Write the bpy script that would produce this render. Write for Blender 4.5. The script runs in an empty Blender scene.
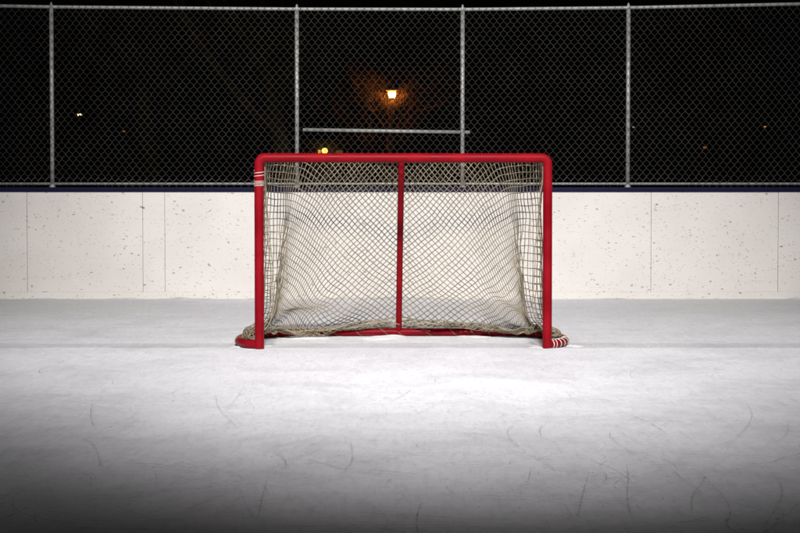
import bpy, math, random
import numpy as np
from mathutils import Vector, Matrix

random.seed(7)
RNG = np.random.default_rng(7)
SC = bpy.context.scene
COL = SC.collection
R = math.radians

# ------------------------------------------------------------------ helpers
class MB:
    """Collects geometry; build() links it as ONE mesh object."""
    def __init__(self):
        self.v, self.f, self.a, self.n = [], [], [], 0
    def add(self, verts, faces, att=None):
        verts = np.asarray(verts, float)
        self.v.append(verts)
        for f in faces:
            self.f.append(tuple(int(i) + self.n for i in f))
        self.a.append(np.full(len(verts), 1.0) if att is None else np.asarray(att, float))
        self.n += len(verts)
    def box(self, a, b):
        x0, y0, z0 = a; x1, y1, z1 = b
        v = [(x0,y0,z0),(x1,y0,z0),(x1,y1,z0),(x0,y1,z0),(x0,y0,z1),(x1,y0,z1),(x1,y1,z1),(x0,y1,z1)]
        self.add(v, [(0,3,2,1),(4,5,6,7),(0,1,5,4),(1,2,6,5),(2,3,7,6),(3,0,4,7)])
    def tube(self, pts, r, k=8, closed=False, cap=True):
        p = np.asarray(pts, float); n = len(p)
        if n < 2: return
        r = np.full(n, r, float) if np.isscalar(r) else np.asarray(r, float)
        if closed:
            t = np.roll(p, -1, 0) - np.roll(p, 1, 0)
        else:
            t = np.empty_like(p); t[1:-1] = p[2:] - p[:-2]; t[0] = p[1] - p[0]; t[-1] = p[-1] - p[-2]
        t /= np.maximum(np.linalg.norm(t, axis=1, keepdims=True), 1e-9)
        # rotation-minimising frame
        u = np.zeros_like(p)
        ref = np.array((0,0,1.)) if abs(t[0][2]) < .9 else np.array((0,1.,0))
        u0 = np.cross(ref, t[0]); u0 /= np.linalg.norm(u0); u[0] = u0
        for i in range(1, n):
            w = u[i-1] - t[i] * np.dot(u[i-1], t[i])
            l = np.linalg.norm(w); u[i] = w / l if l > 1e-6 else u[i-1]
        v = np.cross(t, u)
        ang = np.arange(k) * 2 * math.pi / k
        ring = (p[:,None,:] + r[:,None,None] * (u[:,None,:] * np.cos(ang)[None,:,None] + v[:,None,:] * np.sin(ang)[None,:,None])).reshape(-1, 3)
        f = []
        m = n if closed else n - 1
        for i in range(m):
            a = i * k; b = ((i + 1) % n) * k
            for j in range(k):
                j2 = (j + 1) % k
                f.append((a + j, a + j2, b + j2, b + j))
        if cap and not closed:
            f.append(tuple(range(k - 1, -1, -1))); f.append(tuple(range((n-1)*k, n*k)))
        self.add(ring, f)
    def lathe(self, prof, c=(0,0,0), k=20):
        c = np.asarray(c, float); v = []
        for (rr, z) in prof:
            for j in range(k):
                a = 2*math.pi*j/k
                v.append((c[0]+rr*math.cos(a), c[1]+rr*math.sin(a), c[2]+z))
        f = []
        for i in range(len(prof)-1):
            for j in range(k):
                f.append((i*k+j, i*k+(j+1)%k, (i+1)*k+(j+1)%k, (i+1)*k+j))
        f.append(tuple(range(k-1,-1,-1))); f.append(tuple(range((len(prof)-1)*k, len(prof)*k)))
        self.add(v, f)
    def mesh(self, name, smooth=False):
        me = bpy.data.meshes.new(name)
        V = np.concatenate(self.v)
        me.from_pydata(V.tolist(), [], self.f)
        if smooth:
            me.polygons.foreach_set('use_smooth', [True]*len(me.polygons))
        at = me.attributes.new('fade', 'FLOAT', 'POINT')
        at.data.foreach_set('value', np.concatenate(self.a).astype(np.float32))
        me.update()
        return me
    def build(self, name, mat, parent=None, smooth=False, bevel=0):
        o = bpy.data.objects.new(name, self.mesh(name, smooth)); COL.objects.link(o)
        o.data.materials.append(mat)
        if parent: o.parent = parent
        if bevel:
            b = o.modifiers.new('bevel', 'BEVEL'); b.width = bevel; b.segments = 2; b.limit_method = 'ANGLE'
        return o

def tag(o, label=None, cat=None, group=None, kind=None):
    if label: o['label'] = label
    if cat: o['category'] = cat
    if group: o['group'] = group
    if kind: o['kind'] = kind
    return o

def empty(name, loc=(0,0,0), rz=0):
    o = bpy.data.objects.new(name, None); COL.objects.link(o)
    o.location = loc; o.rotation_euler = (0,0,rz); o.empty_display_size = .3
    return o

def copy_tree(o, parent=None):
    c = o.copy(); COL.objects.link(c)
    if parent: c.parent = parent
    for ch in [x for x in SC.objects if x.parent == o]:
        copy_tree(ch, c)
    return c

def arc(c, r, a0, a1, n, ax0, ax1):
    c = np.asarray(c, float); ax0 = np.asarray(ax0, float); ax1 = np.asarray(ax1, float)
    return [c + r*(ax0*math.cos(a) + ax1*math.sin(a)) for a in np.linspace(a0, a1, n)]

def smooth(x): x = np.clip(x, 0, 1); return x*x*(3-2*x)

def catmull(pts, n=12):
    p = [np.asarray(q, float) for q in pts]; p = [2*p[0]-p[1]] + p + [2*p[-1]-p[-2]]
    out = []
    for i in range(1, len(p)-2):
        for t in np.linspace(0, 1, n, endpoint=False):
            a, b, c, d = p[i-1], p[i], p[i+1], p[i+2]
            out.append(.5*((2*b)+(c-a)*t+(2*a-5*b+4*c-d)*t*t+(3*b-a-3*c+d)*t**3))
    out.append(p[-2]); return np.array(out)

# ------------------------------------------------------------------ camera
F, CX, CY = 1832.0, 400.0, 266.5
CAM_Z, HOR = 0.962, 202.0
PITCH = math.atan((CY - HOR) / F)
cam = bpy.data.cameras.new('camera'); co = bpy.data.objects.new('camera', cam); COL.objects.link(co)
cam.sensor_width = 36; cam.lens = 36 * F / 800; cam.clip_end = 6000; cam.clip_start = .1
co.location = (0, 0, CAM_Z); co.rotation_euler = (math.pi/2 - PITCH, 0, 0)
SC.camera = co

def at(px, py, Y):
    """world point at depth Y seen at a pixel of the 800 x 533 photograph"""
    dx, dz, dy = px - CX, CY - py, F
    y = dy*math.cos(PITCH) + dz*math.sin(PITCH); z = -dy*math.sin(PITCH) + dz*math.cos(PITCH)
    return np.array((dx/y*Y, Y, CAM_Z + z/y*Y))

# ------------------------------------------------------------------ materials
def mat(name):
    m = bpy.data.materials.new(name); m.use_nodes = True
    nt = m.node_tree; b = nt.nodes['Principled BSDF']
    return m, nt, b
def node(nt, t, **kw):
    n = nt.nodes.new(t)
    for k, v in kw.items():
        if k in n.inputs.keys(): n.inputs[k].default_value = v
        else: setattr(n, k, v)
    return n
def link(nt, a, ao, b, bi): nt.links.new(a.outputs[ao], b.inputs[bi])
def ramp(nt, stops):
    n = nt.nodes.new('ShaderNodeValToRGB'); e = n.color_ramp.elements
    while len(e) < len(stops): e.new(.5)
    for el, (p, c) in zip(e, stops):
        el.position = p; el.color = (*c, 1) if len(c) == 3 else c
    return n
def maprange(nt, a, b, c=0, d=1, sm=True):
    n = nt.nodes.new('ShaderNodeMapRange')
    if sm: n.interpolation_type = 'SMOOTHSTEP'
    n.inputs['From Min'].default_value = a; n.inputs['From Max'].default_value = b
    n.inputs['To Min'].default_value = c; n.inputs['To Max'].default_value = d
    return n
def mixc(nt, blend='MIX', fac=None):
    n = nt.nodes.new('ShaderNodeMix'); n.data_type = 'RGBA'; n.blend_type = blend
    if fac is not None: n.inputs[0].default_value = fac
    return n     # inputs 0 factor, 6 A, 7 B; output 2

def noisy(name, c0, c1, scale, rough=.5, metal=0, bump=0, bscale=None, spec=.5, detail=5):
    m, nt, b = mat(name)
    tc = node(nt, 'ShaderNodeTexCoord')
    nz = node(nt, 'ShaderNodeTexNoise', Scale=scale, Detail=detail)
    link(nt, tc, 'Object', nz, 'Vector')
    rp = ramp(nt, [(.3, c0), (.7, c1)]); link(nt, nz, 'Fac', rp, 'Fac'); link(nt, rp, 'Color', b, 'Base Color')
    b.inputs['Roughness'].default_value = rough; b.inputs['Metallic'].default_value = metal
    b.inputs['Specular IOR Level'].default_value = spec
    if bump:
        n2 = node(nt, 'ShaderNodeTexNoise', Scale=bscale or scale*3, Detail=4); link(nt, tc, 'Object', n2, 'Vector')
        bp = node(nt, 'ShaderNodeBump', Strength=bump, Distance=.01); link(nt, n2, 'Fac', bp, 'Height'); link(nt, bp, 'Normal', b, 'Normal')
    return m

def emit(name, col, s):
    m, nt, b = mat(name)
    nz = node(nt, 'ShaderNodeTexNoise', Scale=6.0); tc = node(nt, 'ShaderNodeTexCoord'); link(nt, tc, 'Object', nz, 'Vector')
    rp = ramp(nt, [(.2, tuple(c*.8 for c in col)), (.8, col)]); link(nt, nz, 'Fac', rp, 'Fac')
    link(nt, rp, 'Color', b, 'Emission Color'); b.inputs['Emission Strength'].default_value = s
    b.inputs['Base Color'].default_value = (.3,.3,.3,1)
    return m

def red_paint(name, c0, c1):
    m, nt, b = mat(name); b.inputs['Specular IOR Level'].default_value = .07
    tc = node(nt, 'ShaderNodeTexCoord')
    n1 = node(nt, 'ShaderNodeTexNoise', Scale=7.0, Detail=6); link(nt, tc, 'Object', n1, 'Vector')
    rp = ramp(nt, [(.3, c0), (.7, c1)]); link(nt, n1, 'Fac', rp, 'Fac')
    n2 = node(nt, 'ShaderNodeTexNoise', Scale=38.0, Detail=5, Roughness=.7); link(nt, tc, 'Object', n2, 'Vector')
    chip = maprange(nt, .66, .72); link(nt, n2, 'Fac', chip, 'Value')
    mx = mixc(nt); link(nt, chip, 'Result', mx, 0); link(nt, rp, 'Color', mx, 6); mx.inputs[7].default_value = (.16,.02,.02,1)
    link(nt, mx, 2, b, 'Base Color')
    rr = maprange(nt, .3, .7, .36, .52); link(nt, n1, 'Fac', rr, 'Value'); link(nt, rr, 'Result', b, 'Roughness')
    bp = node(nt, 'ShaderNodeBump', Strength=.12, Distance=.004); link(nt, n2, 'Fac', bp, 'Height'); link(nt, bp, 'Normal', b, 'Normal')
    return m
RED = red_paint('red_paint', (.155,.002,.006), (.235,.004,.010))
RED_SHADED = red_paint('shaded_red_paint', (.125,.0018,.006), (.19,.0035,.010))  # darker copy of the red: shade on the rear bar put into the colour
CORD = noisy('net_cord', (.20,.168,.118), (.33,.282,.205), 9.0, .85, spec=.2)
LACE = noisy('white_lace', (.42,.37,.34), (.62,.56,.52), 60.0, .8)
GALV = noisy('galvanised_steel', (.24,.25,.25), (.40,.40,.39), 14.0, .5, .25, .15, 60.0)
WIRE = noisy('galvanised_wire', (.058,.055,.048), (.115,.108,.092), 5.0, .5, .3)
NAVY = noisy('navy_plastic', (.0015,.002,.018), (.0025,.004,.032), 5.0, .45, spec=.12)
BARK = noisy('bark', (.07,.048,.030), (.14,.10,.06), 6.0, .95, spec=.1)
DARKMETAL = noisy('dark_metal', (.045,.04,.035), (.08,.07,.06), 8.0, .5, .2)

def board_mat():
    m, nt, b = mat('white_board_plastic')
    tc = node(nt, 'ShaderNodeTexCoord'); geo = node(nt, 'ShaderNodeNewGeometry')
    base = node(nt, 'ShaderNodeTexNoise', Scale=1.3, Detail=4); link(nt, geo, 'Position', base, 'Vector')
    rp = ramp(nt, [(.3, (.60,.575,.555)), (.7, (.67,.65,.63))]); link(nt, base, 'Fac', rp, 'Fac')
    cur = (rp, 'Color')
    # puck marks and scuffs: irregular specks, a few sizes
    for sc, gate, size, colr, stretch, amt in ((13., .60, .145, (.13,.10,.07), .6, .85), (24., .33, .21, (.20,.15,.11), .55, .85),
                                               (40., .15, .26, (.33,.26,.21), .55, .8), (70., .25, .30, (.33,.27,.22), .6, .8), (7., .88, .062, (.07,.06,.05), .8, .9)):
        mp = node(nt, 'ShaderNodeMapping'); mp.inputs['Scale'].default_value = (stretch, 1, 1); mp.inputs['Location'].default_value = (sc*.37, 0, sc*.19)
        link(nt, geo, 'Position', mp, 'Vector')
        wob = node(nt, 'ShaderNodeTexNoise', Scale=sc*2.2, Detail=3); link(nt, mp, 'Vector', wob, 'Vector')
        wm = node(nt, 'ShaderNodeVectorMath', operation='SUBTRACT'); wm.inputs[1].default_value = (.5,.5,.5); link(nt, wob, 'Color', wm, 0)
        ws = node(nt, 'ShaderNodeVectorMath', operation='SCALE'); ws.inputs['Scale'].default_value = .55/sc; link(nt, wm, 'Vector', ws, 0)
        wa = node(nt, 'ShaderNodeVectorMath', operation='ADD'); link(nt, mp, 'Vector', wa, 0); link(nt, ws, 'Vector', wa, 1)
        fl = node(nt, 'ShaderNodeVectorMath', operation='MULTIPLY'); fl.inputs[1].default_value = (1,0,1); link(nt, wa, 'Vector', fl, 0)
        vo = node(nt, 'ShaderNodeTexVoronoi', Scale=sc); link(nt, fl, 'Vector', vo, 'Vector')
        sep = node(nt, 'ShaderNodeSeparateColor'); link(nt, vo, 'Color', sep, 'Color')
        # cluster density
        cl = node(nt, 'ShaderNodeTexNoise', Scale=2.2, Detail=2); link(nt, mp, 'Vector', cl, 'Vector')
        cm = maprange(nt, .35, .65, gate + .2, gate - .12); link(nt, cl, 'Fac', cm, 'Value')
        g = node(nt, 'ShaderNodeMath', operation='GREATER_THAN'); link(nt, sep, 'Red', g, 0); link(nt, cm, 'Result', g, 1)
        sz = node(nt, 'ShaderNodeMath', operation='MULTIPLY'); sz.inputs[1].default_value = size; link(nt, sep, 'Green', sz, 0)
        d = node(nt, 'ShaderNodeMath', operation='SUBTRACT'); link(nt, sz, 'Value', d, 0); link(nt, vo, 'Distance', d, 1)
        e = maprange(nt, 0, .06); link(nt, d, 'Value', e, 'Value')
        k = node(nt, 'ShaderNodeMath', operation='MULTIPLY'); link(nt, e, 'Result', k, 0); link(nt, g, 'Value', k, 1)
        k2 = node(nt, 'ShaderNodeMath', operation='MULTIPLY'); link(nt, k, 'Value', k2, 0)
        am = maprange(nt, 0, 1, amt*.35, amt, False); link(nt, sep, 'Blue', am, 'Value'); link(nt, am, 'Result', k2, 1)
        mx = mixc(nt); link(nt, k2, 'Value', mx, 0); nt.links.new(cur[0].outputs[cur[1]], mx.inputs[6]); mx.inputs[7].default_value = (*colr, 1)
        cur = (mx, 2)
    # long soft horizontal scuffs
    mp = node(nt, 'ShaderNodeMapping'); mp.inputs['Scale'].default_value = (.5, 1, 9); link(nt, geo, 'Position', mp, 'Vector')
    sn = node(nt, 'ShaderNodeTexNoise', Scale=2.5, Detail=6, Roughness=.65); link(nt, mp, 'Vector', sn, 'Vector')
    sm = maprange(nt, .55, .8, 0, .30); link(nt, sn, 'Fac', sm, 'Value')
    mx = mixc(nt); link(nt, sm, 'Result', mx, 0); nt.links.new(cur[0].outputs[cur[1]], mx.inputs[6]); mx.inputs[7].default_value = (.52,.46,.42,1)
    link(nt, mx, 2, b, 'Base Color')
    b.inputs['Roughness'].default_value = .5; b.inputs['Specular IOR Level'].default_value = .3
    bp = node(nt, 'ShaderNodeBump', Strength=.05, Distance=.01); link(nt, sn, 'Fac', bp, 'Height'); link(nt, bp, 'Normal', b, 'Normal')
    return m
BOARD = board_mat()
SEAM = noisy('seam_grime', (.30,.24,.17), (.42,.35,.26), 20.0, .9)

GOAL_Y, BOARD_Y = 12.0, 18.13

def ice_mat():
    m, nt, b = mat('ice')
    geo = node(nt, 'ShaderNodeNewGeometry')
    sep = node(nt, 'ShaderNodeSeparateXYZ'); link(nt, geo, 'Position', sep, 'Vector')
    # tone zones across the rink: snowy in front of the goal line, scraped strip on it, greyer towards the boards
    zn = node(nt, 'ShaderNodeTexNoise', Scale=3.0, Detail=6, Roughness=.6); link(nt, geo, 'Position', zn, 'Vector')
    zw = maprange(nt, 0, 1, -.10, .10, False); link(nt, zn, 'Fac', zw, 'Value')
    ya = node(nt, 'ShaderNodeMath', operation='ADD'); link(nt, sep, 'Y', ya, 0); link(nt, zw, 'Result', ya, 1)
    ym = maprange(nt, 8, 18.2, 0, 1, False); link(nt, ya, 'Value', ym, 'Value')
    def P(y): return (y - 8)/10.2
    snow, scr, mid, wall_grey = (.885,.89,.95), (.68,.685,.73), (.82,.83,.875), (.63,.63,.655)
    zr = ramp(nt, [(0, snow), (P(12.05), snow), (P(12.09), scr), (P(12.40), (.70,.70,.74)), (P(12.50), mid), (P(15.4), (.82,.825,.865)), (P(16.9), (.76,.76,.79)), (1, wall_grey)])
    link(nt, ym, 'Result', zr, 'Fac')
    # paler straight behind the goal, fading out to the sides
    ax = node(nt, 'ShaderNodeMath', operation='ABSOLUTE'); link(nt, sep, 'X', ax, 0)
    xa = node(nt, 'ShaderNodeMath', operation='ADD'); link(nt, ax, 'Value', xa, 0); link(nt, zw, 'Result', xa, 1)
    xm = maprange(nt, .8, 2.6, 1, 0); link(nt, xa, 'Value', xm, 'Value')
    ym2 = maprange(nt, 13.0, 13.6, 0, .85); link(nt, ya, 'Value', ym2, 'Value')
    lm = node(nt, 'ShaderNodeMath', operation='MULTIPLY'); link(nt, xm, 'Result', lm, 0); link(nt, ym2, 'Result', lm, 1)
    pale_mix = mixc(nt); link(nt, lm, 'Value', pale_mix, 0); link(nt, zr, 'Color', pale_mix, 6); pale_mix.inputs[7].default_value = (*snow, 1)
    # mottling
    mp = node(nt, 'ShaderNodeMapping'); mp.inputs['Scale'].default_value = (.7, .55, 1); link(nt, geo, 'Position', mp, 'Vector')
    n1 = node(nt, 'ShaderNodeTexNoise', Scale=2.2, Detail=9, Roughness=.68, Distortion=.6); link(nt, mp, 'Vector', n1, 'Vector')
    r1 = ramp(nt, [(.28, (.84,.84,.855)), (.5, (.96,.96,.963)), (.7, (1.0,1.0,1.0))]); link(nt, n1, 'Fac', r1, 'Fac')
    m1 = mixc(nt, 'MULTIPLY', 1.0); link(nt, pale_mix, 2, m1, 6); link(nt, r1, 'Color', m1, 7)
    mp2 = node(nt, 'ShaderNodeMapping'); mp2.inputs['Rotation'].default_value = (0,0,.15); mp2.inputs['Scale'].default_value = (1.2, 3.2, 1); link(nt, geo, 'Position', mp2, 'Vector')
    n2 = node(nt, 'ShaderNodeTexNoise', Scale=9.0, Detail=6, Roughness=.72); link(nt, mp2, 'Vector', n2, 'Vector')
    r2 = ramp(nt, [(.25, (.80,.80,.82)), (.46, (.97,.97,.97)), (.75, (1,1,1))]); link(nt, n2, 'Fac', r2, 'Fac')
    m2 = mixc(nt, 'MULTIPLY', .8); link(nt, m1, 2, m2, 6); link(nt, r2, 'Color', m2, 7)
    for scx, scy, lo, am in ((26., 3.2, .85, .8), (60., 9., .80, .85), (14., 5., .90, .7)):
        mpg = node(nt, 'ShaderNodeMapping'); mpg.inputs['Scale'].default_value = (scx, scy, 1); mpg.inputs['Rotation'].default_value = (0, 0, .05); link(nt, geo, 'Position', mpg, 'Vector')
        ng = node(nt, 'ShaderNodeTexNoise', Scale=1.0, Detail=4, Roughness=.65, Distortion=.8); link(nt, mpg, 'Vector', ng, 'Vector')
        rg = ramp(nt, [(.28, (lo,lo,lo+.01)), (.48, (.97,.97,.97)), (.7, (1,1,1))]); link(nt, ng, 'Fac', rg, 'Fac')
        mg = mixc(nt, 'MULTIPLY', am); link(nt, m2, 2, mg, 6); link(nt, rg, 'Color', mg, 7); m2 = mg
    # small dull spots where the snow is scraped off
    vo = node(nt, 'ShaderNodeTexNoise', Scale=26.0, Detail=3, Roughness=.5); link(nt, geo, 'Position', vo, 'Vector')
    vm = maprange(nt, .63, .74, 0, .28); link(nt, vo, 'Fac', vm, 'Value')
    m3 = mixc(nt); link(nt, vm, 'Result', m3, 0); link(nt, m2, 2, m3, 6); m3.inputs[7].default_value = (.46,.46,.49,1)
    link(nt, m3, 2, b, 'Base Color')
    rr = maprange(nt, .3, .7, .48, .75); link(nt, n1, 'Fac', rr, 'Value'); link(nt, rr, 'Result', b, 'Roughness')
    b.inputs['Specular IOR Level'].default_value = .25
    n3 = node(nt, 'ShaderNodeTexNoise', Scale=30.0, Detail=7, Roughness=.7); link(nt, mp2, 'Vector', n3, 'Vector')
    bp = node(nt, 'ShaderNodeBump', Strength=.35, Distance=.012); link(nt, n3, 'Fac', bp, 'Height'); link(nt, bp, 'Normal', b, 'Normal')
    return m
ICE = ice_mat()
SNOW = noisy('snow', (.70,.71,.74), (.86,.87,.90), 12.0, .8, bump=.5, bscale=50.0, spec=.2)
GSNOW = noisy('old_snow', (.35,.36,.38), (.6,.61,.64), .3, .9, spec=.1)

# ------------------------------------------------------------------ setting: ground, ice, loose snow, scratches
g = MB(); g.add([(-3000,-3000,-.12),(3000,-3000,-.12),(3000,3000,-.12),(-3000,3000,-.12)], [(0,1,2,3)])
tag(g.build('ground', GSNOW), kind='structure')
g = MB(); g.add([(-14,-24,0),(14,-24,0),(14,BOARD_Y,0),(-14,BOARD_Y,0)], [(0,1,2,3)])
tag(g.build('ice', ICE), kind='structure')

def fbm(x, y, seed, f0=1., oct=5):
    r = np.random.default_rng(seed); o = np.zeros_like(x)
    a = 1.
    for i in range(oct):
        for _ in range(5):
            th = r.uniform(0, 2*math.pi); ph = r.uniform(0, 6.28); f = f0*2**i*r.uniform(.7, 1.4)
            o += a*np.sin((x*math.cos(th)+y*math.sin(th))*f+ph)/5*1.6
        a *= .55
    return o

def heightfield(mb, x0, x1, y0, y1, nx, ny, hf):
    xs, ys = np.linspace(x0, x1, nx), np.linspace(y0, y1, ny)
    X, Y = np.meshgrid(xs, ys); Z = hf(X, Y)
    V = np.stack([X, Y, Z], -1).reshape(-1, 3)
    Zr = Z
    f = []
    for j in range(ny-1):
        for i in range(nx-1):
            if max(Zr[j,i], Zr[j,i+1], Zr[j+1,i], Zr[j+1,i+1]) < .001: continue
            a = j*nx+i
            f.append((a, a+1, a+nx+1, a+nx))
    V[:,2] = np.maximum(V[:,2], -.004)
    mb.add(V, f)

GOAL_X = 0.024; GOAL_RZ = R(1.7)
snow = MB()
def hs_goal(X, Y):   # scraped-up snow in the goal mouth and along the rear bar
    n = fbm(X, Y, 3, 9., 5); n2 = fbm(X, Y, 5, 4., 3)
    d = smooth((Y - (GOAL_Y+.25))/.6) * smooth(((GOAL_Y+1.22) - Y)/.12) * smooth((1.0-np.abs(X))/.12)
    return d*(.006 + .010*n2 + .007*n) - .006
heightfield(snow, -1.0, 1.05, GOAL_Y+.2, GOAL_Y+1.25, 220, 90, hs_goal)
def hs_post(cx):
    def h(X, Y):
        r = np.hypot((X-cx)/.26, (Y-GOAL_Y-.20)/.34)
        return .016*smooth(1.1-r)*(.55+.9*fbm(X, Y, 11, 14., 4)) - .006
    return h
for cx in (-1.02, 1.02):
    heightfield(snow, cx-.4, cx+.4, GOAL_Y-.25, GOAL_Y+.65, 80, 80, hs_post(GOAL_X+cx))
def hs_wall(X, Y):
    n = fbm(X, Y*0, 21, 2.2, 5)
    return .016*smooth((Y-(BOARD_Y-.10-.05*n))/.08)*(.5+.7*n+.5*fbm(X, Y, 22, 11., 3)) - .003
# crumbs of shaved ice
for _ in range(1500):
    y = RNG.uniform(5, 17.5); x = RNG.uniform(-1, 1)*(.6+y*.25)
    s = RNG.uniform(.0012, .0034)*(1 if RNG.random() < .93 else 1.8)
    q = RNG.normal(size=(6,3))*.25
    v = np.array([(1,0,0),(-1,0,0),(0,1,0),(0,-1,0),(0,0,.8),(0,0,-.5)]) + q
    snow.add(v*s*np.array((1.3,1.3,.9)) + (x, y, s*.35), [(0,2,4),(2,1,4),(1,3,4),(3,0,4),(2,0,5),(1,2,5),(3,1,5),(0,3,5)])
tag(snow.build('loose_snow', SNOW, smooth=True), 'loose shaved snow scattered on the ice and banked along the boards', 'snow', kind='stuff')

bank = MB(); heightfield(bank, -9, 9, BOARD_Y-.30, BOARD_Y-.0045, 1200, 14, hs_wall)
tag(bank.build('snow_bank', noisy('dirty_snow', (.42,.42,.43), (.62,.62,.63), 9.0, .8, bump=.4, bscale=40., spec=.15), smooth=True), 'thin ragged ridge of greyish snow along the foot of the boards', 'snow', kind='stuff')

def scratch_mat(name, colr, amt):
    m, nt, b = mat(name)
    b.inputs['Roughness'].default_value = .7; b.inputs['Specular IOR Level'].default_value = .2
    geo = node(nt, 'ShaderNodeNewGeometry')
    nz = node(nt, 'ShaderNodeTexNoise', Scale=14.0, Detail=5, Roughness=.7); link(nt, geo, 'Position', nz, 'Vector')
    rp = ramp(nt, [(.3, tuple(c*.85 for c in colr)), (.7, colr)]); link(nt, nz, 'Fac', rp, 'Fac'); link(nt, rp, 'Color', b, 'Base Color')
    at_ = node(nt, 'ShaderNodeAttribute', attribute_name='fade')
    br = maprange(nt, .36, .58, .15, 1); link(nt, nz, 'Fac', br, 'Value')
    mu = node(nt, 'ShaderNodeMath', operation='MULTIPLY'); link(nt, at_, 'Fac', mu, 0); link(nt, br, 'Result', mu, 1)
    m2 = node(nt, 'ShaderNodeMath', operation='MULTIPLY'); m2.inputs[1].default_value = amt; link(nt, mu, 'Value', m2, 0)
    tr = node(nt, 'ShaderNodeBsdfTransparent'); mx = node(nt, 'ShaderNodeMixShader')
    link(nt, m2, 'Value', mx, 0); link(nt, tr, 'BSDF', mx, 1); link(nt, b, 'BSDF', mx, 2)
    link(nt, mx, 'Shader', nt.nodes['Material Output'], 'Surface')
    return m

def ribbon(mb, pts, w, z, strength=1.):
    p = np.asarray(pts, float); n = len(p)
    t = np.gradient(p, axis=0); t /= np.maximum(np.linalg.norm(t, axis=1, keepdims=True), 1e-9)
    nr = np.stack([-t[:,1], t[:,0]], 1)
    u = np.linspace(0, 1, n); ends = np.clip(np.minimum(u, 1-u)/.18, 0, 1)
    ww = w*(.45+.55*ends)
    V, A = [], []
    for i in range(n):
        for s, a in ((-1, 0), (0, 1), (1, 0)):
            q = p[i] + nr[i]*s*ww[i]*.5
            V.append((q[0], q[1], z)); A.append(a*ends[i]*strength)
    f = []
    for i in range(n-1):
        a = i*3
        f += [(a, a+1, a+4, a+3), (a+1, a+2, a+5, a+4)]
    mb.add(V, f, A)

def skate_path(x, y, th, L, k0, k1, n=40):
    pts = [(x, y)]
    for i in range(n):
        th += (k0 + (k1-k0)*i/n)*L/n
        x += math.cos(th)*L/n; y += math.sin(th)*L/n; pts.append((x, y))
    return pts

dark, lite = MB(), MB()
zc = .004
for i in range(950):
    y = 4.9 + 7.2*RNG.random()**1.3; hw = .5+y*.24; x = RNG.uniform(-hw, hw)
    th = RNG.uniform(0, 6.28); L = RNG.uniform(.15, 1.0)
    k0 = RNG.normal()*1.0; k1 = k0 + RNG.normal()*2.2
    pts = skate_path(x, y, th, L, k0, k1)
    if max(p[1] for p in pts) > 12.1: continue
    deep = RNG.random()
    w = .004 + .005*deep**4
    zc += .000006
    ribbon(dark if RNG.random() < .62 else lite, pts, w, zc, .25+.75*deep**1.5)
# the clearly readable cuts of the photograph (ground points along each)
cuts = [[(448,450),(452,480),(454,502),(458,524),(470,540)], [(425,200),(420,215),(450,240),(500,262)],
        [(520,262),(560,298),(590,318),(612,340)], [(776,182),(772,214),(740,230),(690,246)],
        [(736,284),(760,310),(762,340),(740,380),(725,405)], [(584,380),(584,340),(600,315),(620,285)],
        [(250,176),(215,205),(235,235),(300,275),(312,300)], [(300,184),(280,200),(285,222)], [(262,280),(255,305),(232,318)]]
cuts_px = []
for c in cuts[:1]: cuts_px.append([(x, y) for x, y in [(626,462),(628,480),(627,497),(630,515),(637,531)]])
for c in cuts[1:]: cuts_px.append([(400+x/2, 330+y/2) for x, y in c])
cuts_px += [[(215,393),(218,408),(228,420),(240,432)], [(247,382),(236,400),(225,412)], [(278,452),(286,464),(289,470)],
            [(60,432),(92,446),(103,476)], [(92,402),(91,420),(98,436)], [(240,495),(255,522),(262,500),(268,478)],
            [(350,440),(352,462),(340,478)], [(560,500),(575,520),(582,498),(590,470)], [(745,402),(752,418),(735,440),(700,452)],
            [(612,425),(630,440),(655,448)], [(690,470),(715,490),(730,512),(722,533)]]
for c in cuts_px:
    gp = []
    for px, py in c:
        d = at(px, py, 1.); k = CAM_Z/(CAM_Z - d[2]); gp.append((d[0]*k, k))
    pts = catmull([np.array(q) for q in gp], 14)
    zc += .00002; ribbon(dark, pts, .007, zc, .9)
    ribbon(lite, pts + np.array((.005,.002)), .003, zc+.00001, .3)
# scraped smears
for i in range(220):
    y = 5 + 6.6*RNG.random(); hw = .5+y*.24; x = RNG.uniform(-hw, hw)
    th = RNG.normal()*.35; L = RNG.uniform(.08, .5)
    zc += .000012
    ribbon(dark, skate_path(x, y, th, L, RNG.normal()*.8, RNG.normal()*.8, 14), RNG.uniform(.012, .04), zc, RNG.uniform(.2,.5))
# long strokes behind the goal line
for i in range(46):
    y = RNG.uniform(12.2, 17.6); x = RNG.uniform(-4.3, 4.3); zc += .000012
    ribbon(dark if i % 2 else lite, skate_path(x, y, RNG.normal()*.3, RNG.uniform(.4, 2.2), RNG.normal()*.3, RNG.normal()*.3, 24), RNG.uniform(.02,.07), zc, RNG.uniform(.2,.6))
sc_d = dark.build('skate_scratches', scratch_mat('skate_cut', (.31,.31,.34), .55))
tag(sc_d, 'dark thin skate cuts curving over the ice', 'skate marks', kind='stuff')
sc_l = lite.build('skate_shavings', scratch_mat('skate_shaving', (.88,.89,.92), .9))
tag(sc_l, 'pale raised shavings along skate cuts on the ice', 'skate marks', kind='stuff')

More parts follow.
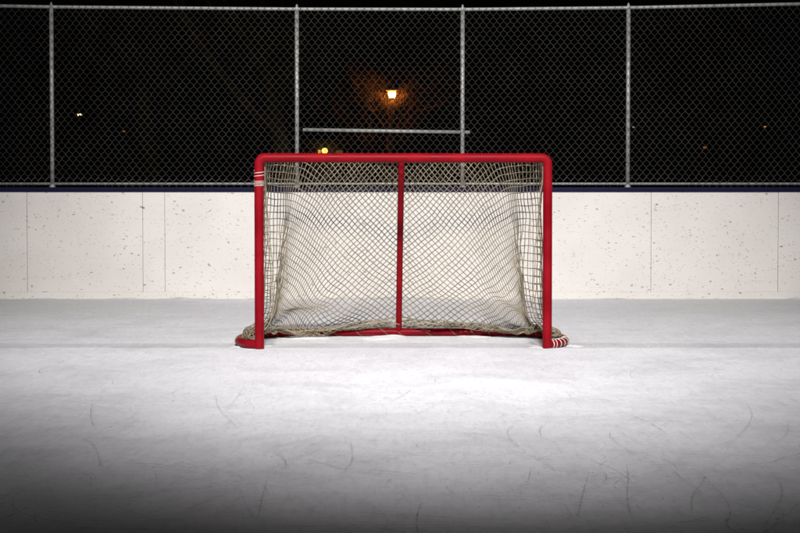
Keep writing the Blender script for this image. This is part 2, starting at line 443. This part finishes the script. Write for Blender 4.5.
# ------------------------------------------------------------------ dasher boards
PXM = F/BOARD_Y
boards = empty('rink_boards', (0, BOARD_Y, 0))
tag(boards, 'long white scuffed rink boards with navy top rail behind the red goal', 'rink boards')
seams = [-7.45, -6.2, -4.93, -3.69, -2.545, -2.327, -1.12, .09, 1.29, 2.485, 3.743, 4.98, 6.2, 7.45]
edges = [-9] + seams + [9]
KICK, BTOP = .072, 1.062
for a, b_ in zip(edges[:-1], edges[1:]):
    p = MB(); p.box((a+.0015, RNG.uniform(-.0015,.0015), KICK+.0002), (b_-.0015, .022, BTOP))
    o = p.build('board_panel', BOARD, boards, bevel=.0015)
p = MB(); p.box((-9, -.0008, .0), (9, .022, KICK)); p.build('kick_strip', BOARD, boards, bevel=.002)
p = MB(); p.box((-9, .0225, 0), (9, .10, BTOP-.002)); p.build('backing', SEAM, boards)
p = MB(); p.box((-9, -.022, BTOP+.001), (9, .13, BTOP+.045)); p.build('top_rail', NAVY, boards, bevel=.008)

# ------------------------------------------------------------------ chain-link fence standing on the boards
FY = BOARD_Y + .055
fence = empty('chain_link_fence', (0, FY, BTOP+.045))
tag(fence, 'galvanised chain link fence standing on the white rink boards', 'fence')
Z0 = BTOP+.045
def fz(px, py): return at(px, py, FY)[2] - Z0
posts_px = [(-193, 1.0), (52, 5.8), (297, 8.0), (462.5, 8.3), (628, 6.6), (800+60, 1.5), (1060, -4)]
PX = [at(px, 120, FY)[0] for px, _ in posts_px]; PZ = [fz(px, py) for px, py in posts_px]
for x, z in zip(PX, PZ):
    p = MB(); p.lathe([(.032,.0),(.032,.008),(.024,.014),(.0205,.03)], (x,0,0), 16)
    p.tube([(x,0,.01),(x,0,z-.02)], .0205, 14); p.lathe([(.0212,-.03),(.0212,.002),(.014,.012),(.008,.030),(.005,.036)], (x,0,z), 16)
    for bz in (.22, .58, .97, 1.31, 1.62):   # tension bands
        p.lathe([(.0210,bz),(.0235,bz+.001),(.0235,bz+.007),(.0210,bz+.008)], (x,0,0), 14)
    p.build('post', GALV, fence, smooth=True)
def rail_z(x): return np.interp(x, PX, PZ) - .012
p = MB(); xs = np.linspace(PX[0], PX[-1], 60); p.tube([(x, .0, rail_z(x)) for x in xs], .017, 10); p.build('rail', GALV, fence, smooth=True)
p = MB(); p.tube([(PX[0], .0, .035), (PX[-1], .0, .035)], .013, 10); p.build('rail', GALV, fence, smooth=True)
p = MB(); a = at(303, 129.8, FY+.03); b_ = at(470, 132.3, FY+.03)
p.tube([(a[0], .03, a[2]-Z0), (b_[0], .03, b_[2]-Z0)], .018, 10); p.build('rail', GALV, fence, smooth=True)
# woven mesh: every wire a zig-zag, hooked into the next one
p = MB(); h = .0352; VH = .0443
x = PX[0]; i = 0
nz = int(round(1.80/VH))
while x < PX[-1]:
    zt = rail_z(x+h/2) + .010
    pts = []
    for j in range(nz+1):
        z = .012 + (zt-.012)*j/nz
        s = (j + i) % 2
        wob = .007*math.sin(x*3.1+z*4) + .004*math.sin(x*7.7-z*2.3) + .0015*math.sin(x*41+z*17)
        sag = (-.008*math.sin(x*2.2) + .006*math.sin(x*5.3))*(1-j/nz)
        xx = x + (h*1.03 if s else -h*.03) + wob; yy = -.036 + (.0028 if s else -.0028) + .006*math.sin(x*1.3+z*1.9)
        # rounded knuckle: two points per bend
        pts.append((xx, yy, z - .004 + sag)); pts.append((xx, yy + (.004 if s else -.004)*.4, z + .004 + sag))
    p.tube(pts, .00150, 4, cap=False)
    x += h; i += 1
p.build('chain_link_mesh', WIRE, fence)

# ------------------------------------------------------------------ hockey goal
goal = empty('hockey_goal', (GOAL_X, GOAL_Y, 0), GOAL_RZ)
tag(goal, 'red steel hockey goal with sagging tan net standing on the ice', 'hockey goal')
PR, HX, HZ, RC = .0305, .945, 1.250, .040
p = MB()
pts = [np.array((-HX,0,HZ-RC-.03))] + arc((-HX+RC,0,HZ-RC), RC, math.pi, math.pi/2, 10, (1,0,0), (0,0,1)) \
    + arc((HX-RC,0,HZ-RC), RC, math.pi/2, 0, 10, (1,0,0), (0,0,1)) + [np.array((HX,0,HZ-RC-.03))]
p.tube(pts, PR, 20, cap=False); p.build('crossbar', RED, goal, smooth=True)
for s in (-1, 1):
    p = MB(); p.tube([(s*HX,0,.004),(s*HX,0,.4),(s*HX,0,.8),(s*HX,0,HZ-RC-.03)], PR, 20, cap=False); p.build('goal_post', RED, goal, smooth=True)
half = [(-.948,.003),(-.985,.024),(-1.03,.07),(-1.085,.22),(-1.100,.42),(-1.075,.66),(-1.00,.88),(-.86,1.02),(-.66,1.085),(-.4,1.11),(0,1.12)]
BR = .027
plan = catmull([np.array(q) for q in half], 8)
base_l = plan; base_full = np.concatenate([plan, (plan[:-1]*np.array((-1,1)))[::-1]])
ncut = int(np.argmin(np.abs(plan[:,0]+.90) + 9*(plan[:,1] < .8)))
for sx in (-1, 1):
    p = MB(); p.tube([(-sx*q[0], q[1], BR+.003) for q in plan[:ncut+1]], BR, 16, cap=False); p.build('base_side', RED, goal, smooth=True)
p = MB(); p.tube([(q[0], q[1], BR+.003) for q in base_full[ncut:len(base_full)-ncut]], BR-.0005, 16, cap=False); p.build('base_rear_bar', RED_SHADED, goal, smooth=True)
toph = [(-HX+.03,.03),(-.90,.20),(-.84,.36),(-.74,.46),(-.60,.49),(-.3,.50),(0,.50)]
planT = catmull([np.array(q) for q in toph], 8)
top_full = np.concatenate([planT, (planT[:-1]*np.array((-1,1)))[::-1]])
p = MB(); p.tube([(q[0], q[1], HZ) for q in top_full], .015, 12); p.build('top_frame', RED, goal, smooth=True)
p = MB(); p.tube([(0,.50,HZ-.004),(0,.80,.67),(0,1.105,.055)], .0215, 14, cap=False)
p.build('back_post', RED, goal, smooth=True)

# --- net: isolines of two cord families over a draped surface
def resample(c, n):
    d = np.r_[0, np.cumsum(np.linalg.norm(np.diff(c, axis=0), axis=1))]
    t = np.linspace(0, d[-1], n); return np.stack([np.interp(t, d, c[:,i]) for i in range(2)], 1)
LH = 1.60; SC_ = .50                # half arc length and arc length at the rear corner
it = int(np.argmin(np.hypot(planT[:,0]+.77, planT[:,1]-.44)))
ib = int(np.argmin(np.hypot(plan[:,0]+.985, plan[:,1]-.90)))
N1 = 60
T_side, T_rear = resample(planT[:it+1], N1), resample(planT[it:], N1)
B_c = plan + 0
B_side, B_rear = resample(B_c[:ib+1], N1), resample(B_c[ib:], N1)
sT = np.r_[np.linspace(0, SC_, N1), np.linspace(SC_, LH, N1)[1:]]
T_all = np.concatenate([T_side, T_rear[1:]]); B_all = np.concatenate([B_side, B_rear[1:]])
W = 1.36; EXT = .42                 # length down the net, and the spare length that lies gathered at the bar

def net_pos(s, w, side):
    """side -1 left half, +1 right half; s from that post, w down from the top frame"""
    s = np.asarray(s, float); w = np.asarray(w, float)
    sd = 0 if side < 0 else 1
    u = np.clip(w/W, 0, 1)
    s = s - .86*smooth((u-.28)/.5)*(s-.53)*np.exp(-((s-.53)/.15)**2)
    # slack gathered along a line that climbs from the low rear corner
    sl, ln = ((-.22, .42), (-.62, .26))[sd]
    dl = w - (W*.93 + sl*(s-.53))
    along = smooth((s-.50)/.10)*(1-smooth((s-.53-ln)/.22))
    w = w - .80*along*dl*np.exp(-(dl/.15)**2)
    u = np.clip(w/W, 0, 1)
    e = np.clip((w-W)/EXT, 0, 1)
    tx, ty = np.interp(s, sT, T_all[:,0]), np.interp(s, sT, T_all[:,1])
    bx, by = np.interp(s, sT, B_all[:,0]), np.interp(s, sT, B_all[:,1])
    # height at which the net reaches the gathered roll
    hb = .105 + .015*np.sin(s*5.1+1.3*sd) + .010*np.sin(s*11.3+2.1*sd) + .03*np.exp(-((LH-s)/.22)**2) - (.03 if sd else 0)*np.exp(-((s-1.05)/.3)**2)
    x = tx + (bx-tx)*u; y = ty + (by-ty)*u; z = (HZ-.012) + (hb-HZ+.012)*u
    # slack: belly towards the mouth, held at the centre post
    hold = 1-np.exp(-((LH-s)/.22)**2)
    sag = np.sin(math.pi*np.clip(u,0,1)**1.25)*hold
    rear = smooth((s-SC_*.8)/.35)
    y = y - .10*sag*rear + .024*(1-hold)
    x = x + (.05*sag + .15*u**3*(1-u**14))*(1-rear)
    z = z - .02*sag
    # rear corner fold: spare net hangs in upright pleats
    fw = .035 + .02*u
    c0 = SC_ + .02 - .02*u
    bl = np.exp(-((s-c0)/(fw*1.7))**2)*smooth((u-.16)/.4)
    ph = (s-c0)/fw*6.2
    x = x + bl*.010*np.sin(ph)*(.35+u)
    y = y + bl*.025*np.cos(ph*1.07+.6)*(.35+u)
    # low corner: everything is drawn in to the foot of the post
    cx, cy, cz = -.935, .42, .05
    rad = np.sqrt((x-cx)**2*1.2 + (z-cz)**2)
    pin = .32*np.exp(-(rad/.42)**2)*smooth((u-.3)/.5)
    ang = np.arctan2(z-cz, x-cx+1e-6)
    pl = np.exp(-((rad-.22)/.26)**2)*rear
    x = x + (cx-x)*pin; z = z + (cz-z)*pin*.8; y = y + (cy-y)*pin*.55
    y = y - pl*.016*np.sin(ang*9+1.1*sd) ; z = z - pl*.010*np.sin(ang*9+.9+1.1*sd)
    # low swags
    sw = np.exp(-((u-.90)/.10)**2)*rear*hold
    z = z - sw*.030*np.sin(s*6.3+2.6*sd+.4); y = y - sw*.05
    # gathered spare length over the rear bar
    t = e
    env = np.sin(math.pi*np.clip(t,0,1))**.7
    zz = hb*(1-t) + .066*t + env*(.018*np.sin(t*15+s*7+sd) + .010*np.sin(s*23+t*9)) - env*.03*np.exp(-((s-.95)/.32)**2)*(1-sd)
    yy = -env*(.055+.02*np.sin(s*9+2*sd)) - env*.022*np.cos(t*17+s*5)
    ext = e > 0
    z = np.where(ext, z + (zz-hb), z); y = np.where(ext, y + yy*(.5+.5*rear), y); x = np.where(ext, x + env*.02*np.sin(s*19+t*11), x)
    # small irregularities
    q = s*1.0 + 2.3*sd
    x = x + .0035*np.sin(9*w+7*q) + .0025*np.sin(17*w-13*q+1.) + .0014*np.sin(31*w+27*q)
    z = z + .0035*np.sin(8*q-6*w+2) + .0025*np.sin(19*q+11*w) + .0014*np.sin(33*q-29*w+1)
    y = y +   .007*np.sin(5*q+4*w) + .003*np.sin(11*q-9*w)
    z = np.maximum(z, .012)
    x = np.where(sd == 1, -x, x)
    return np.stack([x, y, z], -1)

PITCHN = .0530
ss = np.linspace(0, LH, 1601); ds = ss[1]-ss[0]
kk = smooth((ss-.42)/.62)
gp = 1.0 + .25*smooth((ss-.3)/.15)*(1-smooth((ss-.6)/.3)) + .55*np.exp(-((ss-.53)/.08)**2)
G = np.r_[0, np.cumsum((gp[1:]+gp[:-1])/2*ds)]; H_ = np.r_[0, np.cumsum((kk[1:]+kk[:-1])/2*ds)]
net = MB(); CR = .0031
for side in (-1, 1):
    # family B: explicit w(s)
    nmin = int(math.floor(0/PITCHN)) ; nmax = int((W+EXT+H_[-1])/PITCHN)+1
    sB = np.linspace(0, LH, 190)
    hB = np.interp(sB, ss, H_)
    for n in range(nmin-1, nmax+1):
        w = n*PITCHN + hB - H_[-1]
        ok = (w >= 0) & (w <= W+EXT)
        if ok.sum() < 3: continue
        net.tube(net_pos(sB[ok], w[ok], side), CR, 4, cap=False)
    # family A: solve s(w)
    wA = np.linspace(0, W+EXT, 200)
    lo = int(math.floor((0-G[-1])/PITCHN)); hi = int((W+EXT)/PITCHN)+1
    S = np.empty((len(wA), hi-lo+1)); 
    for i, w in enumerate(wA):
        Aw = G - G[-1] + kk*w
        Aw = np.maximum.accumulate(Aw + ss*1e-6)
        S[i] = np.interp(np.arange(lo, hi+1)*PITCHN, Aw, ss, left=-1, right=99)
    for j in range(S.shape[1]):
        s = S[:, j]; ok = (s >= 0) & (s <= LH)
        if ok.sum() < 3: continue
        net.tube(net_pos(s[ok], wA[ok], side), CR, 4, cap=False)
# top panel from the crossbar to the top frame
def top_pos(a, b):
    dm = np.interp(np.abs(a), -planT[::-1,0], planT[::-1,1])
    sg = np.sin(math.pi*b)*(.003+.002*np.sin(a*6+1))
    return np.stack([a, .02 + b*(dm-.02), HZ-.014-sg + 0*a], -1)
nn = int(2*.90/PITCHN)
bb = np.linspace(0, 1, 14)
for n in range(-nn, nn+1):
    for sgn in (-1, 1):
        a = n*PITCHN + sgn*bb*.48
        ok = np.abs(a) <= .905
        if ok.sum() > 2: net.tube(top_pos(a[ok], bb[ok]), CR, 4, cap=False)
# roped edges: cord along the posts, bars and the bottom
for side in (-1, 1):
    w = np.linspace(0, W, 80); net.tube(net_pos(np.full(80, .004), w, side), .0035, 5)
    s = np.linspace(0, LH, 160); net.tube(net_pos(s, np.full(160, W+EXT), side), .0035, 5)
net.build('net', CORD, goal, smooth=True)

# --- white lacing
def coil(mb, path, r, turns, rw, jit=.0):
    path = np.asarray(path, float); n = turns*18
    idx = np.linspace(0, len(path)-1, n)
    C = np.stack([np.interp(idx, np.arange(len(path)), path[:,i]) for i in range(3)], 1)
    T = np.gradient(C, axis=0); T /= np.linalg.norm(T, axis=1, keepdims=True)
    ref = np.array((0,0,1.)) if abs(T[0][2]) < .8 else np.array((0,1.,0))
    U = np.cross(ref, T); U /= np.linalg.norm(U, axis=1, keepdims=True); V = np.cross(T, U)
    a = np.linspace(0, turns*2*math.pi, n)
    mb.tube(C + r*(U*np.cos(a)[:,None] + V*np.sin(a)[:,None]), rw, 6)
for zs in ((1.160,1.142,1.128),):
    p = MB(); coil(p, [(-HX,0,z) for z in (1.168,1.128)], PR+.0015, 2, .0026); coil(p, [(-HX,0,z) for z in (1.103,1.066)], PR+.0015, 4, .0022)
    p.build('lace', LACE, goal, smooth=True)
rb = plan*np.array((-1,1)); sel = rb[4:30]
p = MB(); coil(p, [(q[0], q[1], BR+.003) for q in sel], BR+.002, 6, .0034); p.build('lace', LACE, goal, smooth=True)
# tan tie cords holding the net to the base
for s in (-1, 1):
    p = MB(); pp = plan*np.array((-s*-1,1)); coil(p, [(q[0], q[1], BR+.003) for q in pp[26:]], BR+.0015, 14, .0012); p.build('tie_cord', CORD, goal, smooth=True)

# ------------------------------------------------------------------ beyond the fence
GZ = -.12
SODIUM = emit('sodium_lamp', (1.0,.29,.03), 150.)
def lantern_lamp():
    c = at(392, 93, 63.); o = empty('street_lamp', (c[0], c[1], GZ))
    tag(o, 'post top street lamp with flat hat glowing orange above the goal', 'street lamp', 'street lamps glowing in the dark')
    z = c[2]-GZ
    p = MB(); p.lathe([(.16,0),(.16,.25),(.09,.4),(.06,.6),(.055,z-.35),(.06,z-.2)], k=14); p.build('pole', noisy('lamp_post_paint', (.45,.42,.36), (.55,.5,.44), 6., .6), o, smooth=True)
    p = MB(); p.lathe([(.085,-.17),(.118,-.10),(.122,0),(.118,.03)], (0,0,z), 18); p.build('lamp_globe', SODIUM, o, smooth=True)
    p = MB(); p.lathe([(.122,.034),(.255,.100),(.258,.118),(.17,.20),(.06,.25),(.03,.30)], (0,0,z), 18); p.build('lamp_cap', LACE, o, smooth=True)
    p = MB(); p.lathe([(.062,-.22),(.075,-.20),(.08,-.172)], (0,0,z), 16); p.build('collar', DARKMETAL, o, smooth=True)
lantern_lamp()

def arm_lamp(px, py, Y, em, rad, label):
    c = at(px, py, Y); o = empty('street_lamp', (c[0]-1.2, Y, GZ)); z = c[2]-GZ
    tag(o, label, 'street lamp', 'street lamps glowing in the dark')
    p = MB(); p.tube([(0,0,0),(0,0,z-.5),(.15,0,z-.05),(.6,0,z+.15),(1.2,0,z+.2)], [.11,.08,.06,.05,.045], 8); p.build('pole', DARKMETAL, o, smooth=True)
    p = MB(); p.lathe([(.08,.22),(.30,.16),(.34,.05)], (1.2,0,z), 12); p.build('lamp_hood', DARKMETAL, o, smooth=True)
    p = MB(); p.lathe([(rad*.4,-rad*.8),(rad*.85,-rad*.4),(rad,.03)], (1.2,0,z), 12); p.build('lamp_globe', em, o, smooth=True)
arm_lamp(79.8, 114.5, 150, emit('warm_lamp', (1.,.72,.38), 9.), .22, 'far street lamp, the bright warm white point behind the left fence panel')
arm_lamp(124, 131, 190, emit('dim_red_lamp', (1.,.25,.06), .35), .14, 'far street lamp, faint reddish point low behind the left fence panel')
arm_lamp(705, 147, 170, emit('dim_orange_lamp', (1.,.33,.05), .30), .20, 'far street lamp, dim orange point just above the right boards')
arm_lamp(765, 126.5, 190, emit('small_orange_lamp', (1.,.30,.05), .60), .14, 'far street lamp, small orange point nearest the right picture edge')
arm_lamp(633.5, 127, 160, emit('pale_lamp', (.9,1.,.9), .30), .10, 'far street lamp, pale greenish point right beside the right fence post')

def house():
    c = at(331, 202, 112.); o = empty('house', (c[0], 112., GZ))
    tag(o, 'dark house with an orange porch light and dim windows behind the fence', 'house')
    wall = noisy('house_siding', (.10,.08,.06), (.16,.13,.10), 2., .9)
    def rel(px, py, dy=0): q = at(px, py, 112.); return q[0]-c[0], q[2]-GZ
    w = MB(); w.box((-3.2,0,0),(3.4,7,4.9)); w.build('wall', wall, o)
    r = MB(); r.add([(-3.6,-.5,4.85),(3.8,-.5,4.85),(3.8,7.5,4.85),(-3.6,7.5,4.85),(-3.6,3.5,7.1),(3.8,3.5,7.1)], [(0,1,5,4),(2,3,4,5),(0,4,3),(1,2,5),(0,3,2,1)])
    r.build('roof', noisy('shingles', (.03,.028,.028), (.05,.045,.045), 5., .9), o)
    gw = emit('dim_window', (1.,.42,.10), .10); gb = emit('bright_window', (1.,.50,.06), .9)
    for (a, b_, e_) in (((336,150.5),(343,156), gw), ((318.2,150),(320.6,155.6), gb)):
        x0, z1 = rel(*a); x1, z0 = rel(*b_)
        fr = MB(); fr.box((x0-.06,-.05,z0-.06),(x1+.06,-.003,z1+.06)); f = fr.build('window', noisy('window_trim', (.2,.18,.15), (.3,.27,.22), 4., .7), o)
        pn = MB(); pn.box((x0,-.06,z0),(x1,-.0505,z1)); pn.build('pane', e_, f)
    x, z = rel(325, 151)
    l = MB(); l.lathe([(.05,-.17),(.16,-.12),(.19,0),(.14,.13),(.05,.17)], (x,-.45,z), 14); l.build('porch_lamp', emit('porch_bulb', (1.,.58,.12), 2.2), o, smooth=True)
    l = MB(); l.tube([(x,-.003,z+.3),(x,-.3,z+.32),(x,-.45,z+.16)], .03, 6); l.build('lamp_bracket', DARKMETAL, o)
    d = MB(); d.box((.9,-.06,0),(1.9,-.002,2.1)); d.build('door', DARKMETAL, o)
    s = MB(); s.box((-.9,-1.4,0),(2.6,-.003,.25)); s.build('porch', wall, o)
house()

def tree_meshes(seed, H, spread=1., dense=0):
    r = random.Random(seed); trunk, twig = MB(), MB()
    def grow(p, d, L, rad, lvl):
        n = 6; pts = [np.array(p)]; rs = [rad]; d = np.array(d, float)
        for i in range(n):
            d = d + np.array((r.gauss(0,.10), r.gauss(0,.10), r.gauss(.03,.05)))*(1+.25*lvl); d /= np.linalg.norm(d)
            pts.append(pts[-1] + d*L/n); rs.append(rad*(1-(.45 if lvl else .5)*(i+1)/n))
        (trunk if lvl < 2 else twig).tube(pts, rs, 7 if lvl < 2 else (4 if lvl < 4 else 3), cap=False)
        if lvl >= 5: return
        kids = ((7, 6, 5, 4, 4), (8, 7, 6, 5, 5))[dense][lvl]
        for k in range(kids):
            i = r.uniform(.35 if lvl == 0 else .2, 1.)*n; i0 = min(int(i), n-1)
            q = pts[i0] + (pts[i0+1]-pts[i0])*(i-i0)
            dd = np.array((r.gauss(0,1)*spread, r.gauss(0,1)*spread, r.uniform(-.1,.9))); dd /= np.linalg.norm(dd)
            nd = d*.55 + dd*.75; nd /= np.linalg.norm(nd)
            grow(q, nd, L*r.uniform(.45,.72), max(rs[i0]*r.uniform(.4,.62), .005), lvl+1)
    grow((0,0,0), (r.gauss(0,.04), r.gauss(0,.04), 1), H*.52, H*.022, 0)
    return trunk, twig
protos = []
def bare_tree(k, px, Y, sc, rz, label):
    seeds = ((3, 9., 1.), (8, 11., 1.15), (14, 7.5, 1.3), (23, 7.6, 1.5, 1))
    q = at(px, 202, Y)
    if len(protos) <= k:
        o = empty('bare_tree'); a, b_ = tree_meshes(*seeds[k]); a.build('trunk', BARK, o, smooth=True); b_.build('branches', BARK, o); protos.append(o)
    else:
        o = copy_tree(protos[k])
    o.location = (q[0], Y, GZ); o.rotation_euler = (0,0,rz); o.scale = (sc,)*3
    tag(o, label, 'tree', 'bare trees beyond the fence')
bare_tree(0, 300, 33, 1.1, .3, 'tall bare tree behind the fence post above the left end of the goal')
bare_tree(1, 160, 36, 1.0, 1.1, 'spreading bare tree behind the wide left fence panel')
bare_tree(3, 389, 64.0, 1.0, 2.0, 'small added tree right behind the street lamp, its orange twigs standing in for the glow')  # added tree: lit twigs imitate the halo around the lamp
bare_tree(0, 345, 71, .9, 4.0, 'bare tree standing between the house light and the street lamp')
bare_tree(1, 560, 75, .9, 2.6, 'bare tree behind the fence panel right of the goal centre')
bare_tree(2, 690, 60, 1.1, .9, 'bare tree behind the rightmost fence panel')
bare_tree(0, 30, 70, 1.1, 5.0, 'bare tree behind the leftmost fence post')

# ------------------------------------------------------------------ light: night, rink floodlights plus one added pool lamp
w = bpy.data.worlds.new('World'); SC.world = w; w.use_nodes = True
bg = w.node_tree.nodes['Background']; bg.inputs['Color'].default_value = (.0012,.0012,.0016,1); bg.inputs['Strength'].default_value = .6

def flood(name, loc, aim, power, cone, blend, rad, colr, sx=1., sy=1.):
    l = bpy.data.lights.new(name, 'SPOT'); l.energy = power; l.spot_size = R(cone); l.spot_blend = blend; l.shadow_soft_size = rad; l.color = colr
    o = bpy.data.objects.new(name, l); COL.objects.link(o); o.location = loc
    d = Vector(aim) - Vector(loc); o.rotation_euler = d.to_track_quat('-Z', 'Y').to_euler(); o.scale = (sx, sy, 1)
    return o
WARM = (1., .965, .93)
def aim_y(z0, y0, deg): return (0, y0 + z0/math.tan(R(deg)), 0)
flood('flood_or_added_lamp', (0.25, -4.0, 12.), (.12, -4 + 12/math.tan(R(31)), 0), 29500, 35.5, 1., .8, WARM, .75, 1.)
flood('flood_or_added_lamp', (0.35, 3.0, 10.), (.25, 7.9, 0), 2300, 28.4, 1., .5, WARM, .68, 1.)  # added lamp: narrow pool on the near ice imitating lens vignetting
flood('flood_or_added_lamp', (-8.5, 4.0, 9.), (.8, 14.5, .3), 1150, 75, 1., .6, WARM)
flood('flood_or_added_lamp', (8.5, 4.0, 9.), (-.6, 14.5, .3), 1150, 75, 1., .6, WARM)

# ------------------------------------------------------------------ render settings
SC.render.engine = 'CYCLES'
SC.cycles.max_bounces = 6; SC.cycles.transparent_max_bounces = 24
SC.cycles.use_denoising = True
SC.cycles.use_adaptive_sampling = False
SC.cycles.use_light_tree = True
SC.cycles.sample_clamp_indirect = 2.0
SC.view_settings.view_transform = 'Standard'; SC.view_settings.look = 'None'
SC.view_settings.exposure = 0; SC.view_settings.gamma = 1
SC.view_settings.use_curve_mapping = False
